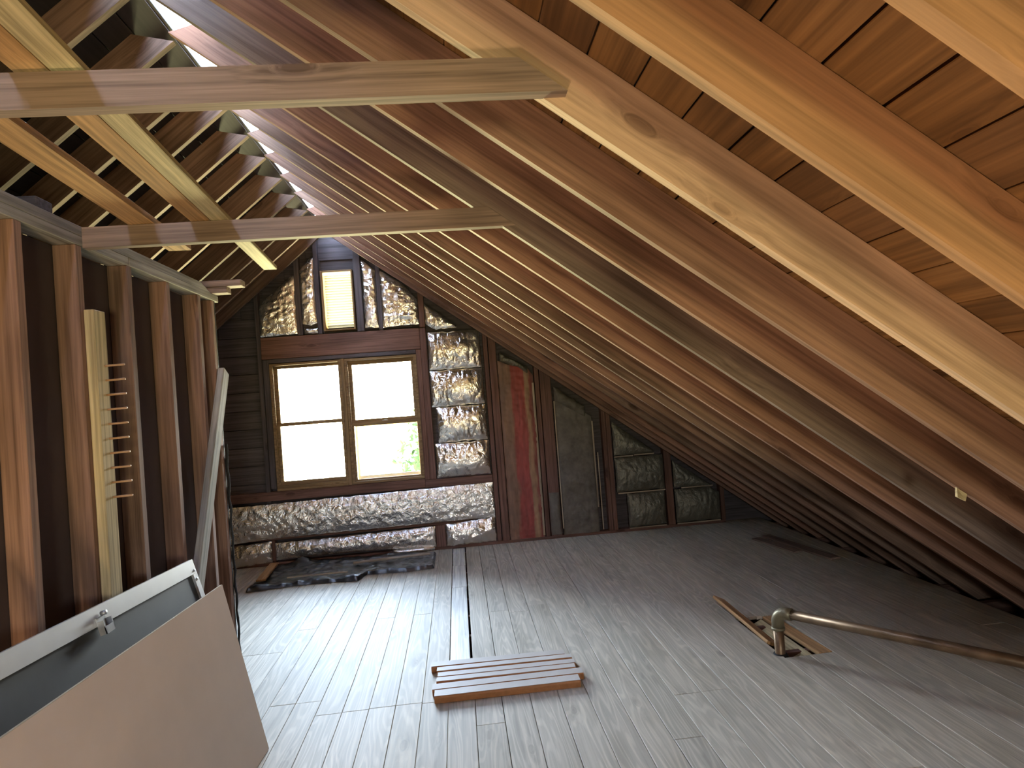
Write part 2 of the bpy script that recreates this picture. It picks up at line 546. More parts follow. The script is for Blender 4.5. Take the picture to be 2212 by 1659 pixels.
seams = [-0.160 - 0.1395 * k for k in range(0, 27)][::-1] + [-0.020, 0.122, 0.270, 0.420, 0.570, 0.716, 0.855, 0.991, 1.138, 1.285, 1.434, 1.584, 1.734, 1.878, 2.022] + [2.022 + 0.1455 * k for k in range(1, 10)]
T = 0.022
def plank(x0, x1, y0, y1, mat=FLOOR, name='plank'):
    if x0 > LAMP_OPENING[0] - 0.02 and x1 < LAMP_OPENING[1] + 0.02:
        if y0 < LAMP_OPENING[2] < y1:
            plank(x0, x1, y0, LAMP_OPENING[2], mat, name)
            y0 = LAMP_OPENING[2]
        if y0 < LAMP_OPENING[3] < y1:
            y0 = LAMP_OPENING[3]
        elif y1 <= LAMP_OPENING[3] + 1e-6 and y0 >= LAMP_OPENING[2] - 1e-6:
            return
    gap = random.uniform(0.0015, 0.004) if x0 > -0.17 and x0 < 1.2 else random.uniform(0.0008, 0.002)
    dz = random.uniform(-0.0015, 0.0)
    block(name, (x0 + gap / 2, y0 + 0.001, -T + dz), (x1 - gap / 2, y1 - 0.001, dz), 'y', mat, floor, c=0.0018)
YF0, YF1 = REAR_Y, 7.15
LAMP_OPENING = (-1.276, -0.300, -1.55, 0.60)          # added floor opening behind the viewpoint, its edges shaped to cut the lamp light
known = {-0.579: [3.515], -0.439: [4.97, 3.515], -0.300: [3.505], -0.718: [4.97, 3.51], -0.858: [3.505],
         0.122: [4.86, 2.2], 0.420: [4.916, 1.9], 0.570: [5.57], 0.716: [5.58, 2.6], 0.270: [4.80], -0.020: [3.2]}
for i in range(len(seams) - 1):
    x0, x1 = seams[i], seams[i + 1]
    cuts = None
    for k, v in known.items():
        if abs(k - x0) < 0.01:
            cuts = v
    if cuts is None:
        cuts, y = [], random.uniform(-2.0, 1.5)
        while y < YF1 - 0.9:
            cuts.append(round(y / 0.4064) * 0.4064 + 0.02)
            y += random.uniform(2.2, 4.3)
    if abs(x0 + 0.160) < 0.01:
        # the pale loose plank with open joints, cut in three lengths, and ordinary planks nearer
        plank(x0 + 0.006, x1 - 0.008, 6.31, 7.06, FLOOR_NEW)
        plank(x0 + 0.004, x1 - 0.009, 5.58, 6.31, FLOOR_NEW)
        plank(x0 + 0.003, x1 - 0.012, 4.0, 5.58, FLOOR_NEW)
        plank(x0, x1, 1.3, 4.0)
        plank(x0, x1, YF0, 1.3)
        continue
    if abs(x0 - 1.734) < 0.01:
        plank(x0, x1, 4.21, YF1); plank(x0, x1, 1.2, 3.55); plank(x0, x1, YF0, 1.2)
        continue
    if abs(x0 - 1.878) < 0.01:
        plank(x0, x1, 4.20, YF1); plank(x0, x1, 0.4, 3.55); plank(x0, x1, YF0, 0.4)
        continue
    ys = sorted([YF0] + [c for c in cuts if YF0 + 0.3 < c < YF1 - 0.2] + [YF1])
    for a, b in zip(ys[:-1], ys[1:]):
        plank(x0, x1, a, b)
for k in range(-7, 19):                       # joists under the deck
    y = 0.02 + k * 0.4064
    if y < 7.1 and not -1.62 < y < 0.68:
        block('joist', (-5.0, y - 0.022, -0.26), (3.6, y + 0.022, -T - 0.002), 'x', GABLE_WOOD, floor)

# ------------------------------------------------------------------ the setting: roof
OT = 0.024
def roof_slab(x0, x1, f, o0, o1):
    y0, y1 = REAR_Y - 0.25, 7.45
    V = []
    for y in (y0, y1):
        V += [(x0, y, f(x0, o0)), (x1, y, f(x1, o0)), (x1, y, f(x1, o1)), (x0, y, f(x0, o1))]
    return V
V = roof_slab(XT - 0.022, EAVE_R + 0.5, zr, OR + OT + 0.003, OR + OT + 0.012) + roof_slab(XT - 0.072, EAVE_L - 0.5, zl, OL + OT + 0.003, OL + OT + 0.012)
F = []
for b in (0, 8):
    F += [[b, b + 1, b + 2, b + 3], [b + 4, b + 7, b + 6, b + 5], [b, b + 4, b + 5, b + 1], [b + 1, b + 5, b + 6, b + 2], [b + 2, b + 6, b + 7, b + 3], [b + 3, b + 7, b + 4, b]]
ceiling = structure(link('ceiling', mesh_from('ceiling', V, F), BLACK))

def rafter_mesh(length, mat, cut, side):
    """local X runs down the slope, local Z up; the top end is plumb-cut"""
    t, d = 0.034, DEPTH
    sh = d * math.tan(cut)
    n = 14
    V, F = [], []
    for i in range(n + 1):
        u = i / n
        for (yy, zz) in ((-t / 2, 0), (t / 2, 0), (t / 2, d), (-t / 2, d)):
            x = u * length + (1 - u) * (sh * zz / d)
            w = 0.0016 * noise.noise(Vector((x * 2.2, yy * 40 + length, zz * 20)))
            V.append((x, yy + w, zz + (w if zz == 0 else 0)))
    for i in range(n):
        for k in range(4):
            k2 = (k + 1) % 4
            F.append([i * 4 + k, i * 4 + k2, (i + 1) * 4 + k2, (i + 1) * 4 + k])
    F.append([0, 1, 2, 3]); F.append([n * 4 + i for i in range(4)])
    me = mesh_from('rafter', V, F)
    me.materials.append(mat)
    return me

RY = {0: (.786, .786), 1: (1.178, 1.165), 2: (1.61, 1.575), 3: (2.01, 1.985), 4: (2.39, 2.375), 5: (2.80, 2.86), 6: (3.19, 3.25), 7: (3.64, 3.62),
      8: (3.98, 4.20), 9: (4.36, 4.52), 10: (4.74, 4.90), 11: (5.15, 5.30), 12: (5.58, 5.72), 13: (6.05, 6.13), 14: (6.47, 6.50), 15: (6.88, 6.88)}
for k in range(-9, 0):
    RY[k] = (0.786 + 0.4064 * k, 0.786 + 0.4064 * k)
LY = {5: 2.87, 6: 3.268, 7: 3.642, 8: 3.99, 9: 4.40, 10: 4.79, 11: 5.23, 12: 5.66, 13: 6.10, 14: 6.495, 15: 6.875}
for k in range(-9, 5):
    LY[k] = 2.87 + 0.4064 * (k - 5)
LEN_R = (EAVE_R - XA) / math.cos(AR)
LEN_L = (XA - EAVE_L) / math.cos(AL)
r_meshes = [rafter_mesh(LEN_R + 0.001 * i, RAFTER, AR, 1) for i in range(3)]
pale_mesh = rafter_mesh(LEN_R + 0.004, RAFTER_PALE, AR, 1)
orange_mesh = rafter_mesh(LEN_R + 0.005, RAFTER_ORANGE, AR, 1)
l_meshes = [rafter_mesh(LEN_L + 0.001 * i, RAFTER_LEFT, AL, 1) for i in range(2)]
rafters = {}
for k in sorted(RY):
    y0, y1 = RY[k]
    a = Vector((XA + 0.003, y0, zr(XA + 0.003)))
    b = Vector((EAVE_R, y1, zr(EAVE_R)))
    rafters[k] = link('rafter', {2: pale_mesh, 1: orange_mesh, 0: orange_mesh, -1: orange_mesh}.get(k, r_meshes[k % 3]), RAFTER, ceiling, frame(b - a, (math.sin(AR), 0, math.cos(AR)), a))
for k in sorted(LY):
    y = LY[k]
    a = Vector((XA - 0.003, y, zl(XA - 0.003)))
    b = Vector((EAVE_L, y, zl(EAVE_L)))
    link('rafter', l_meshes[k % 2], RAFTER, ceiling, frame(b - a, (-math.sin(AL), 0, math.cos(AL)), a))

# roof boards, one by one, across the rafters
def sheathing(f, sgn, ang, o, first, pitch, smax, cut_choices, mat):
    s = first
    while s < smax:
        s1 = min(s + pitch, smax)
        x0 = XT + sgn * s * math.cos(ang)
        x1 = XT + sgn * s1 * math.cos(ang)
        xm = (x0 + x1) / 2
        cuts = sorted(random.sample(cut_choices, 2))
        if cuts[1] - cuts[0] < 1.2:
            cuts = cuts[:1]
        ys = [REAR_Y - 0.2] + cuts + [7.40]
        nrm = Vector((sgn * math.sin(ang), 0, math.cos(ang)))
        for a, b in zip(ys[:-1], ys[1:]):
            g = random.uniform(0.0, 0.0012)
            p = Vector((xm, 0, f(xm, o))) + nrm * (OT / 2 + g + 0.0005)
            board('roof_board', (p.x, a + 0.001, p.z), (p.x, b - 0.001, p.z), (s1 - s) - random.choice((0.002, 0.003, 0.006)), OT - 0.002, nrm, mat, ceiling, c=0.002)
        s = s1
ycuts_r = [RY[k][0] for k in range(-6, 14)]
ycuts_l = [LY[k] for k in range(-6, 14)]
sheathing(zr, 1, AR, OR, 0.012, 0.1445, LEN_R + 0.25, ycuts_r, SHEATH)
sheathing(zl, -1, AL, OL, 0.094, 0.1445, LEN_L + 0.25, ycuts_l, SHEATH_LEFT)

# ------------------------------------------------------------------ the setting: gable walls
def gable_mesh(name, y0, y1, holes, zbot=-0.30):
    xs = {EAVE_L, EAVE_R, XT}
    for h in holes:
        xs |= {h[0], h[1]}
    xs = sorted(xs)
    V, F = [], []
    def prism(xa, xb, za0, zb0, za1, zb1):
        b = len(V)
        for y in (y0, y1):
            V.extend([(xa, y, za0), (xb, y, zb0), (xb, y, zb1), (xa, y, za1)])
        F.extend([[b, b + 1, b + 2, b + 3], [b + 4, b + 7, b + 6, b + 5], [b, b + 4, b + 5, b + 1], [b + 1, b + 5, b + 6, b + 2], [b + 2, b + 6, b + 7, b + 3], [b + 3, b + 7, b + 4, b]])
    for xa, xb in zip(xs[:-1], xs[1:]):
        hs = sorted([h for h in holes if h[0] <= xa + 1e-6 and h[1] >= xb - 1e-6], key=lambda h: h[2])
        z = zbot
        for h in hs:
            prism(xa, xb, z, z, h[2], h[2])
            z = h[3]
        prism(xa, xb, z, z, max(z, roof(xa, 0.02)), max(z, roof(xb, 0.02)))
    return mesh_from(name, V, F)

WIN_HOLE = (-1.95, -0.40, 0.78, 2.125)
VENT_HOLE = (-1.355, -1.015, 2.435, 3.085)
wall_back = structure(link('wall_back', gable_mesh('wall_back', Y_OUT, Y_OUT + 0.06, [WIN_HOLE, VENT_HOLE]), DARK_WOOD))
FILL_WINDOW_HOLE = (0.25, 0.85, 0.75, 1.45)  # unseen opening added to let in fill light
wall_front = structure(link('wall_front', gable_mesh('wall_front', REAR_Y - 0.06, REAR_Y, [FILL_WINDOW_HOLE]), SHEATH))
wall_right = structure(link('wall_right', boxes_mesh('wall_right', [(EAVE_R + 0.0, REAR_Y, -0.30, EAVE_R + 0.05, Y_OUT, zr(EAVE_R, OR))]), DARK_WOOD))
wall_side = structure(link('wall_far_left', boxes_mesh('wall_far_left', [(EAVE_L - 0.05, REAR_Y, -0.30, EAVE_L, Y_OUT, zl(EAVE_L, OL))]), DARK_WOOD))

def gb(name, x0, x1, z0, z1, y0=Y_GABLE, y1=Y_OUT - 0.001, axis='z', mat=GABLE_WOOD):
    return block(name, (x0, y0, z0), (x1, y1, z1), axis, mat, wall_back)

# dark wall boards behind the bays that carry no foil
z = 0.66
while z < 3.5:
    z1 = z + 0.196
    for (xa, xb) in ((-3.35, -2.065), (-2.02, -0.42)):
        if xa > -2.1 and z < 2.38:
            continue
        la, lb = xa, xb
        if roof(la) < z1 + 0.02:
            la = (z1 + 0.02 - 3.3524 - OL) / ML + XR
        if roof(lb) < z1 + 0.02:
            lb = min(lb, (3.5258 + OR - z1 - 0.02) / MR + XR)
        if lb - la < 0.1:
            continue
        spans = [(la, lb)]
        if xa > -2.1 and z < 3.09 and z1 > 2.43:
            spans = [(la, min(lb, -1.36)), (max(la, -1.01), lb)]
        for (pa, pb) in spans:
            if pb - pa > 0.08:
                block('wall_board', (pa, Y_OUT - 0.022, z + 0.003), (pb, Y_OUT - 0.002, z1 - 0.003), 'x', DARK_WOOD, wall_back)
    z = z1

STUDS = [(-3.10, -3.055, 0.0), (-2.58, -2.535, 0.66), (-2.065, -2.022, 0.66), (-1.63, -1.575, 2.41), (-1.418, -1.372, 2.41), (-1.00, -0.925, 2.41), (-0.768, -0.727, 2.41),
         (-0.338, -0.277, 2.41), (0.332, 0.378, 0.03), (0.388, 0.468, 0.03), (0.868, 0.915, 0.03), (0.925, 1.045, 0.03), (1.575, 1.62, 0.03), (1.624, 1.672, 0.03), (2.245, 2.325, 0.03), (2.86, 2.905, 0.03)]
for (x0, x1, z0) in STUDS:
    zt = min(roof(x0), roof(x1)) - 0.02
    if zt > z0 + 0.05:
        gb('gable_stud', x0, x1, z0, zt, mat=DARK_WOOD if x1 < -0.7 else GABLE_WOOD)
gb('jack_stud', -0.398, -0.345, 0.76, 2.17)
gb('jack_stud', -0.343, -0.277, 0.76, 2.405)
gb('jack_stud', -2.015, -1.955, 0.80, 2.17, mat=DARK_WOOD)
gb('header', -2.02, -0.345, 2.175, 2.405, y0=Y_GABLE - 0.004, axis='x')
gb('head_block', -1.952, -0.40, 2.13, 2.172, axis='x', mat=DARK_WOOD)
gb('sill_plate', -2.50, -0.40, 0.675, 0.772, y0=Y_GABLE - 0.006, axis='x')
gb('sill_plate', -0.398, 0.328, 0.675, 0.757, y0=Y_GABLE - 0.006, axis='x')
gb('fire_block', -2.50, 0.328, 0.262, 0.292, y0=Y_GABLE + 0.012, axis='x')
gb('cripple_stud', -2.047, -2.012, 0.03, 0.262)
gb('cripple_stud', -0.325, -0.222, 0.03, 0.262, y0=Y_GABLE - 0.006)
gb('bottom_plate', -3.4, 2.9, 0.0, 0.03, axis='x')
for (x0, x1, zz) in ((1.685, 1.90, 0.825), (1.91, 2.14, 0.83), (1.70, 2.235, 0.42), (2.42, 2.78, 0.42), (1.80, 2.22, 0.028), (2.34, 2.84, 0.028)):
    gb('batt_flange', x0, x1, zz, zz + 0.014, y0=Y_GABLE - 0.008, y1=Y_GABLE + 0.002, axis='x', mat=LATH)
for (xa, xb, za, zb) in ((0.835, 0.858, 0.05, 1.72), (1.058, 1.07, 0.1, 1.5), (1.462, 1.478, 0.3, 1.25), (1.50, 1.512, 0.05, 0.9)):
    gb('batt_flange', xa, xb, za, zb, y0=Y_GABLE - 0.004, y1=Y_GABLE + 0.004, axis='z', mat=LATH)

# ---- insulation: foil and paper facings as crumpled sheets
def lerp_poly(poly, x):
    if x <= poly[0][0]:
        return poly[0][1]
    for (xa, za), (xb, zb) in zip(poly[:-1], poly[1:]):
        if x <= xb:
            return za + (zb - za) * (x - xa) / max(1e-6, xb - xa)
    return poly[-1][1]

def ridged(p, oct=3):
    v, a, s = 0, 1, 0
    for i in range(oct):
        v += a * (1 - 2 * abs(noise.noise(p)))
        s += a
        a *= 0.55
        p = p * 2.1 + Vector((3.1, 1.7, 5.3))
    return v / s

def sheet(name, bottom, top, mat, bulge=0.03, amp=0.012, fx=7.0, fz=3.5, y=Y_GABLE + 0.01, seed=0.0, res=0.012, pleat=0.0, edge=0.006, label=None):
    x0, x1 = bottom[0][0], bottom[-1][0]
    h = max(lerp_poly(top, x0 + (x1 - x0) * i / 10) - lerp_poly(bottom, x0 + (x1 - x0) * i / 10) for i in range(11))
    nx = max(6, int((x1 - x0) / res))
    nz = max(6, int(h / res))
    V, F = [], []
    ox, oz = x0, min(p[1] for p in bottom)
    for j in range(nz + 1):
        v = j / nz
        for i in range(nx + 1):
            u = i / nx
            x = x0 + (x1 - x0) * u
            zb, zt = lerp_poly(bottom, x), lerp_poly(top, x)
            z = zb + (zt - zb) * v
            q = Vector((x * fx + seed * 7.3, seed * 3.1, z * fz + seed))
            env = min(1, (math.sin(math.pi * min(max(u, 0), 1)) * 3.2)) ** 0.6 * min(1, math.sin(math.pi * v) * 1.6) ** 0.6
            d = bulge * (math.sin(math.pi * v) ** 0.7) * (math.sin(math.pi * u) ** 0.35)
            d += amp * ridged(q) * (0.25 + 0.75 * env)
            d += amp * 0.5 * noise.noise(Vector((x * 23 + seed, z * 23, seed)))
            if pleat:
                pinch = abs(v - 0.5) * 2
                q1 = Vector((x * 15 + seed * 5.1 + 1.2 * noise.noise(Vector((x * 6, z * 7, seed))), z * 4.0, seed + 9))
                q2 = Vector((x * 34 + seed * 3.3, z * 9.0, seed + 4))
                f1 = max(0, 1 - abs(noise.noise(q1)) * 3.2) ** 1.5
                f2 = max(0, 1 - abs(noise.noise(q2)) * 3.0)
                mod = 0.5 + 0.9 * noise.noise(Vector((x * 4 + seed, z * 4, 3.0)))
                d += pleat * (-0.8 * f1 * mod * (0.35 + 0.65 * pinch) - 0.25 * f2 * pinch) * env + pleat * 0.25 * env
            xe = x + edge * noise.noise(Vector((z * 14, seed, 2.0))) * (1 if u in (0.0, 1.0) else 0)
            ze = z + edge * 1.5 * noise.noise(Vector((x * 12, seed, 7.0))) * (1 if j in (0, nz) else 0)
            V.append((xe - ox, -max(d, -0.004), ze - oz))
    for j in range(nz):
        for i in range(nx):
            a = j * (nx + 1) + i
            F.append([a, a + 1, a + nx + 2, a + nx + 1])
    me = bpy.data.meshes.new(name)
    me.from_pydata(V, [], F)
    for p in me.polygons:
        p.use_smooth = True
    me.materials.append(mat)
    o = link(name, me, mat, wall_back, Matrix.Translation((ox, y, oz)))
    if label:
        o['label'] = label
    return o

def rect(x0, x1, z0, z1):
    return [(x0, z0), (x1, z0)], [(x0, z1), (x1, z1)]

# upper gable
sheet('foil_panel', [(-2.015, 2.415), (-1.632, 2.43)], [(-2.015, 2.74), (-1.96, 2.80), (-1.67, 3.045), (-1.632, 3.05)], FOIL, 0.02, 0.014, 4, 9, seed=1)
sheet('foil_panel', [(-1.57, 2.53), (-1.49, 2.505), (-1.42, 2.53)], [(-1.57, 3.10), (-1.46, 3.23), (-1.42, 3.23)], FOIL, 0.025, 0.016, 6, 5, seed=2)
sheet('foil_panel', [(-1.56, 2.42), (-1.415, 2.42)], [(-1.56, 2.475), (-1.415, 2.475)], FOIL, 0.015, 0.012, 9, 9, seed=2.5)
sheet('foil_panel', [(-0.915, 2.445), (-0.772, 2.44)], [(-0.915, 3.185), (-0.78, 3.07), (-0.772, 3.06)], FOIL, 0.02, 0.016, 6, 5, seed=3)
sheet('foil_panel', [(-0.725, 2.435), (-0.345, 2.45)], [(-0.725, 3.06), (-0.49, 2.89), (-0.345, 2.72)], FOIL, 0.02, 0.016, 4, 9, seed=4)
# pillowed column beside the window
sheet('foil_panel', [(-0.272, 2.44), (-0.16, 2.37), (0.06, 2.385)], [(-0.272, 2.66), (0.06, 2.40)], FOIL, 0.02, 0.014, 6, 8, seed=5)
sheet('foil_panel', *rect(-0.265, 0.30, 1.935, 2.345), FOIL, 0.055, 0.008, 8, 3, seed=6, pleat=0.035)
sheet('foil_panel', *rect(-0.268, 0.305, 1.535, 1.925), FOIL, 0.055, 0.008, 8, 3, seed=7, pleat=0.038)
sheet('foil_panel', *rect(-0.225, 0.308, 1.145, 1.525), FOIL, 0.055, 0.009, 8, 3, seed=8, pleat=0.038)
sheet('foil_panel', *rect(-0.265, 0.315, 0.765, 1.135), FOIL, 0.055, 0.009, 8, 3, seed=9, pleat=0.036)
# low bands under the window
sheet('foil_panel', [(-2.48, 0.255), (-2.04, 0.285), (0.325, 0.30)], [(-2.48, 0.64), (0.325, 0.675)], FOIL_BAND, 0.03, 0.014, 6, 9, y=Y_GABLE - 0.004, seed=10, pleat=0.006)
sheet('foil_panel', [(-2.49, 0.0), (-2.05, 0.03)], [(-2.49, 0.235), (-2.05, 0.255)], FOIL_BAND, 0.05, 0.016, 5, 7, seed=11)
sheet('foil_panel', [(-2.01, 0.05), (-1.2, 0.06), (-0.33, 0.035)], [(-2.01, 0.23), (-0.33, 0.255)], FOIL_BAND, 0.05, 0.016, 6, 6, seed=12, pleat=0.01)
sheet('foil_panel', [(-0.22, 0.02), (0.325, 0.03)], [(-0.22, 0.262), (0.325, 0.305)], FOIL, 0.05, 0.014, 6, 6, seed=13, pleat=0.015)
sheet('foil_panel', [(-0.80, -0.002), (-0.34, 0.0)], [(-0.80, 0.045), (-0.34, 0.05)], FOIL, 0.05, 0.01, 9, 9, seed=14)
# right-hand bays
sheet('kraft_panel', [(0.475, 0.0), (0.855, 0.0)], [(0.475, 1.99), (0.60, 1.93), (0.80, 1.88), (0.855, 1.80)], RED_KRAFT, 0.02, 0.012, 3, 1.5, seed=15, label='brown paper insulation facing with a red stripe')
sheet('kraft_panel', [(1.07, 0.02), (1.465, 0.02)], [(1.07, 1.60), (1.2, 1.48), (1.465, 1.30)], KRAFT_GREY, 0.03, 0.014, 3, 1.5, seed=16)
sheet('kraft_panel', [(1.07, 1.50), (1.40, 1.30)], [(1.07, 1.66), (1.40, 1.42)], KRAFT_GREY, 0.05, 0.03, 9, 9, seed=17)
sheet('kraft_panel', [(0.50, 1.98), (0.70, 1.90), (0.80, 1.82)], [(0.50, 2.08), (0.70, 1.96), (0.80, 1.90)], FOIL_DUST, 0.03, 0.03, 9, 9, seed=18)
sheet('foil_panel', [(1.69, 0.845), (2.14, 0.845)], [(1.69, 1.22), (2.14, 0.87)], FOIL_DUST, 0.04, 0.012, 7, 4, seed=19, pleat=0.02)
sheet('foil_panel', *rect(1.69, 2.235, 0.44, 0.82), FOIL_DUST, 0.05, 0.012, 7, 4, seed=20, pleat=0.03)
sheet('foil_panel', *rect(1.80, 2.225, 0.045, 0.415), FOIL_DUST, 0.05, 0.012, 7, 4, seed=21, pleat=0.03)
sheet('foil_panel', [(2.34, 0.44), (2.76, 0.42)], [(2.34, 0.74), (2.76, 0.44)], FOIL_DUST, 0.03, 0.012, 7, 4, seed=22, pleat=0.02)
sheet('foil_panel', [(2.34, 0.045), (2.85, 0.045)], [(2.34, 0.415), (2.75, 0.415), (2.85, 0.34)], FOIL_DUST, 0.05, 0.012, 7, 4, seed=23, pleat=0.03)
sheet('kraft_panel', *rect(0.93, 1.04, 0.04, 0.5), KRAFT_GREY, 0.02, 0.012, 8, 4, y=Y_GABLE - 0.002, seed=24)

# ------------------------------------------------------------------ windows
def ring(name, x0, x1, z0, z1, y0, y1, wl, wr, wb, wt, mat, parent):
    me = boxes_mesh(name, [(x0, y0, z0, x0 + wl, y1, z1), (x1 - wr, y0, z0, x1, y1, z1), (x0 + wl, y0, z0, x1 - wr, y1, z0 + wb), (x0 + wl, y0, z1 - wt, x1 - wr, y1, z1)])
    me.transform(Matrix.Translation((-x0, -y0, -z0)))
    return link(name, me, mat, parent, Matrix.Translation((x0, y0, z0)))

def window(name, x0, x1, z0, z1, gl, gu, yin, yout, storm=False):
    """gl / gu: glass rectangles of the lower and upper sash"""
    root = structure(empty(name))
    jt = 0.022
    ring('jamb', x0, x1, z0, z1, yin, yout, jt, jt, jt + 0.004, jt, SASH, root)
    for s, (a, b, c, d), yy in ((0, gu, yin + 0.068), (1, gl, yin + 0.034)):
        X0, X1 = x0 + jt + 0.001, x1 - jt - 0.001
        zm = (gl[3] + gu[2]) / 2
        Z0 = (z0 + jt + 0.005) if s else zm - 0.006
        Z1 = zm + 0.006 if s else (z1 - jt - 0.001)
        sa = ring('sash', X0, X1, Z0, Z1, yy, yy + 0.032, a - X0, X1 - b, c - Z0, Z1 - d, SASH, root)
        pane = boxes_mesh('pane', [(a - 0.004, 0, c - 0.004, b + 0.004, 0.004, d + 0.004)])
        link('pane', pane, GLASS, sa, Matrix.Translation((-X0, 0.014, -Z0)))
        if s:
            lk = boxes_mesh('lock', [(-0.03, -0.012, 0, 0.03, 0.012, 0.006), (-0.008, -0.008, 0.006, 0.02, 0.006, 0.016)])
            link('lock', lk, STEEL, sa, Matrix.Translation(((X1 - X0) / 2, 0.016, Z1 - Z0)))
    for xs in (x0 + jt, x1 - jt - 0.01):
        me = boxes_mesh('stop', [(xs, yin + 0.012, z0 + jt + 0.005, xs + 0.01, yin + 0.031, z1 - jt)])
        link('stop', me, SASH, root)
    if storm:
        ring('storm_frame', gl[0] - 0.002, gl[1] + 0.004, gl[2] - 0.004, gl[3], yin + 0.102, yin + 0.112, 0.026, 0.012, 0.034, 0.008, WHITE_ALU, root)
    return root
window('window_1', -1.95, -1.205, 0.80, 2.122, (-1.885, -1.24, 0.868, 1.452), (-1.885, -1.24, 1.490, 2.068), Y_GABLE, Y_OUT + 0.065)
window('window_2', -1.165, -0.40, 0.778, 2.122, (-1.115, -0.440, 0.822, 1.392), (-1.10, -0.465, 1.462, 2.055), Y_GABLE, Y_OUT + 0.065, storm=True)
gb('mullion', -1.203, -1.167, 0.775, 2.128, y0=Y_GABLE - 0.008, y1=Y_OUT + 0.06, axis='z', mat=SASH)
gb('stool', -1.95, -1.205, 0.774, 0.798, y0=Y_GABLE - 0.012, y1=Y_OUT + 0.06, axis='x', mat=SASH)

w3 = structure(empty('fill_window'))  # unseen rear window, added as fill light for floor and rafter faces
ring('jamb', FILL_WINDOW_HOLE[0], FILL_WINDOW_HOLE[1], FILL_WINDOW_HOLE[2], FILL_WINDOW_HOLE[3], REAR_Y - 0.09, REAR_Y, 0.025, 0.025, 0.03, 0.025, SASH, w3)
for (za, zb, yy) in ((0.782, 1.11, -0.03), (1.08, 1.423, -0.07)):
    sa = ring('sash', 0.277, 0.823, za, zb, REAR_Y + yy - 0.03, REAR_Y + yy, 0.04, 0.04, 0.05, 0.035, SASH, w3)  # sash of the added fill window
    link('pane', boxes_mesh('pane', [(0.036, 0.012, 0.046, 0.51, 0.016, zb - za - 0.031)]), GLASS, sa)

# ------------------------------------------------------------------ louvred vent in the gable
vent = tag(empty('gable_vent', (-1.185, Y_OUT, 2.435)), 'upright louvred vent high in the gable above the window', 'vent')
def vpart(o):
    return under(o, vent)
vx0, vx1, vz0, vz1 = -1.355, -1.015, 2.435, 3.085
for (n_, lo, hi, ax) in (('vent_frame', (vx0, Y_GABLE - 0.004, vz0), (vx0 + 0.026, Y_OUT + 0.06, vz1), 'z'), ('vent_frame', (vx1 - 0.018, Y_GABLE - 0.004, vz0), (vx1, Y_OUT + 0.06, vz1), 'z'),
                         ('vent_frame', (vx0 + 0.026, Y_GABLE - 0.004, vz1 - 0.022), (vx1 - 0.018, Y_OUT + 0.06, vz1), 'x'), ('vent_frame', (vx0 + 0.026, Y_GABLE - 0.004, vz0), (vx1 - 0.018, Y_OUT + 0.06, vz0 + 0.014), 'x')):
    vpart(block(n_, lo, hi, ax, SASH))
slat_me = box_mesh(0.2955, 0.041, 0.003, VENT, 0.0006)
for i in range(21):
    zz = 2.462 + i * 0.0288
    o = link('slat', slat_me, VENT, None, Matrix.Translation((-1.181, Y_OUT + 0.02, zz)) @ Matrix.Rotation(math.radians(-38), 4, 'X'))
    vpart(o)

# ------------------------------------------------------------------ the stud wall
XW = -1.485
Y_WEND = 4.25
wall_left = structure(link('wall_left', boxes_mesh('wall_left', [(XW - 0.105, REAR_Y + 0.02, 0.0, XW - 0.092, Y_WEND + 0.035, 2.333)]), BACKPANEL))
for yf in (4.25, 4.03, 3.61, 3.20, 2.79, 2.42, 2.00, 1.60, 1.19, 0.78, 0.37, -0.04, -0.45, -0.86, -1.27, -1.68, -2.09, -2.5):
    block('stud', (XW - 0.09, yf - 0.045, 0.04), (XW, yf, 2.334), 'z', STUD, wall_left)
block('sole_plate', (XW - 0.09, REAR_Y + 0.02, 0.0), (XW, Y_WEND, 0.04), 'y', STUD, wall_left)
block('top_plate', (XW - 0.09, REAR_Y + 0.02, 2.334), (XW, 3.18, 2.376), 'y', GREY_WOOD, wall_left)
block('top_plate', (XW - 0.09, 3.182, 2.334), (XW + 0.002, 4.325, 2.376), 'y', GREY_WOOD, wall_left)
# upper plate with a bevelled far end
pv = [(-0.09, 3.0, 0), (0, 3.0, 0), (0, 4.20, 0), (-0.09, 4.20, 0), (-0.09, 3.0, 0.042), (0, 3.0, 0.042), (0, 4.06, 0.042), (-0.09, 4.06, 0.042)]
me = mesh_from('top_plate', [(y, -x, z) for (x, y, z) in [(a, b - 3.0, c) for (a, b, c) in pv]], [[0, 3, 2, 1], [4, 5, 6, 7], [0, 1, 5, 4], [1, 2, 6, 5], [2, 3, 7, 6], [3, 0, 4, 7]])
link('top_plate', me, GREY_WOOD, wall_left, Matrix.Translation((XW, 3.0, 2.3765)) @ Matrix.Rotation(math.pi / 2, 4, 'Z'))
block('top_plate', (XW - 0.09, REAR_Y + 0.02, 2.3765), (XW, 2.998, 2.4185), 'y', GREY_WOOD, wall_left)
block('end_strip', (XW - 0.060, Y_WEND + 0.001, 0.0), (XW + 0.001, Y_WEND + 0.012, 2.333), 'z', BLACK, wall_left)

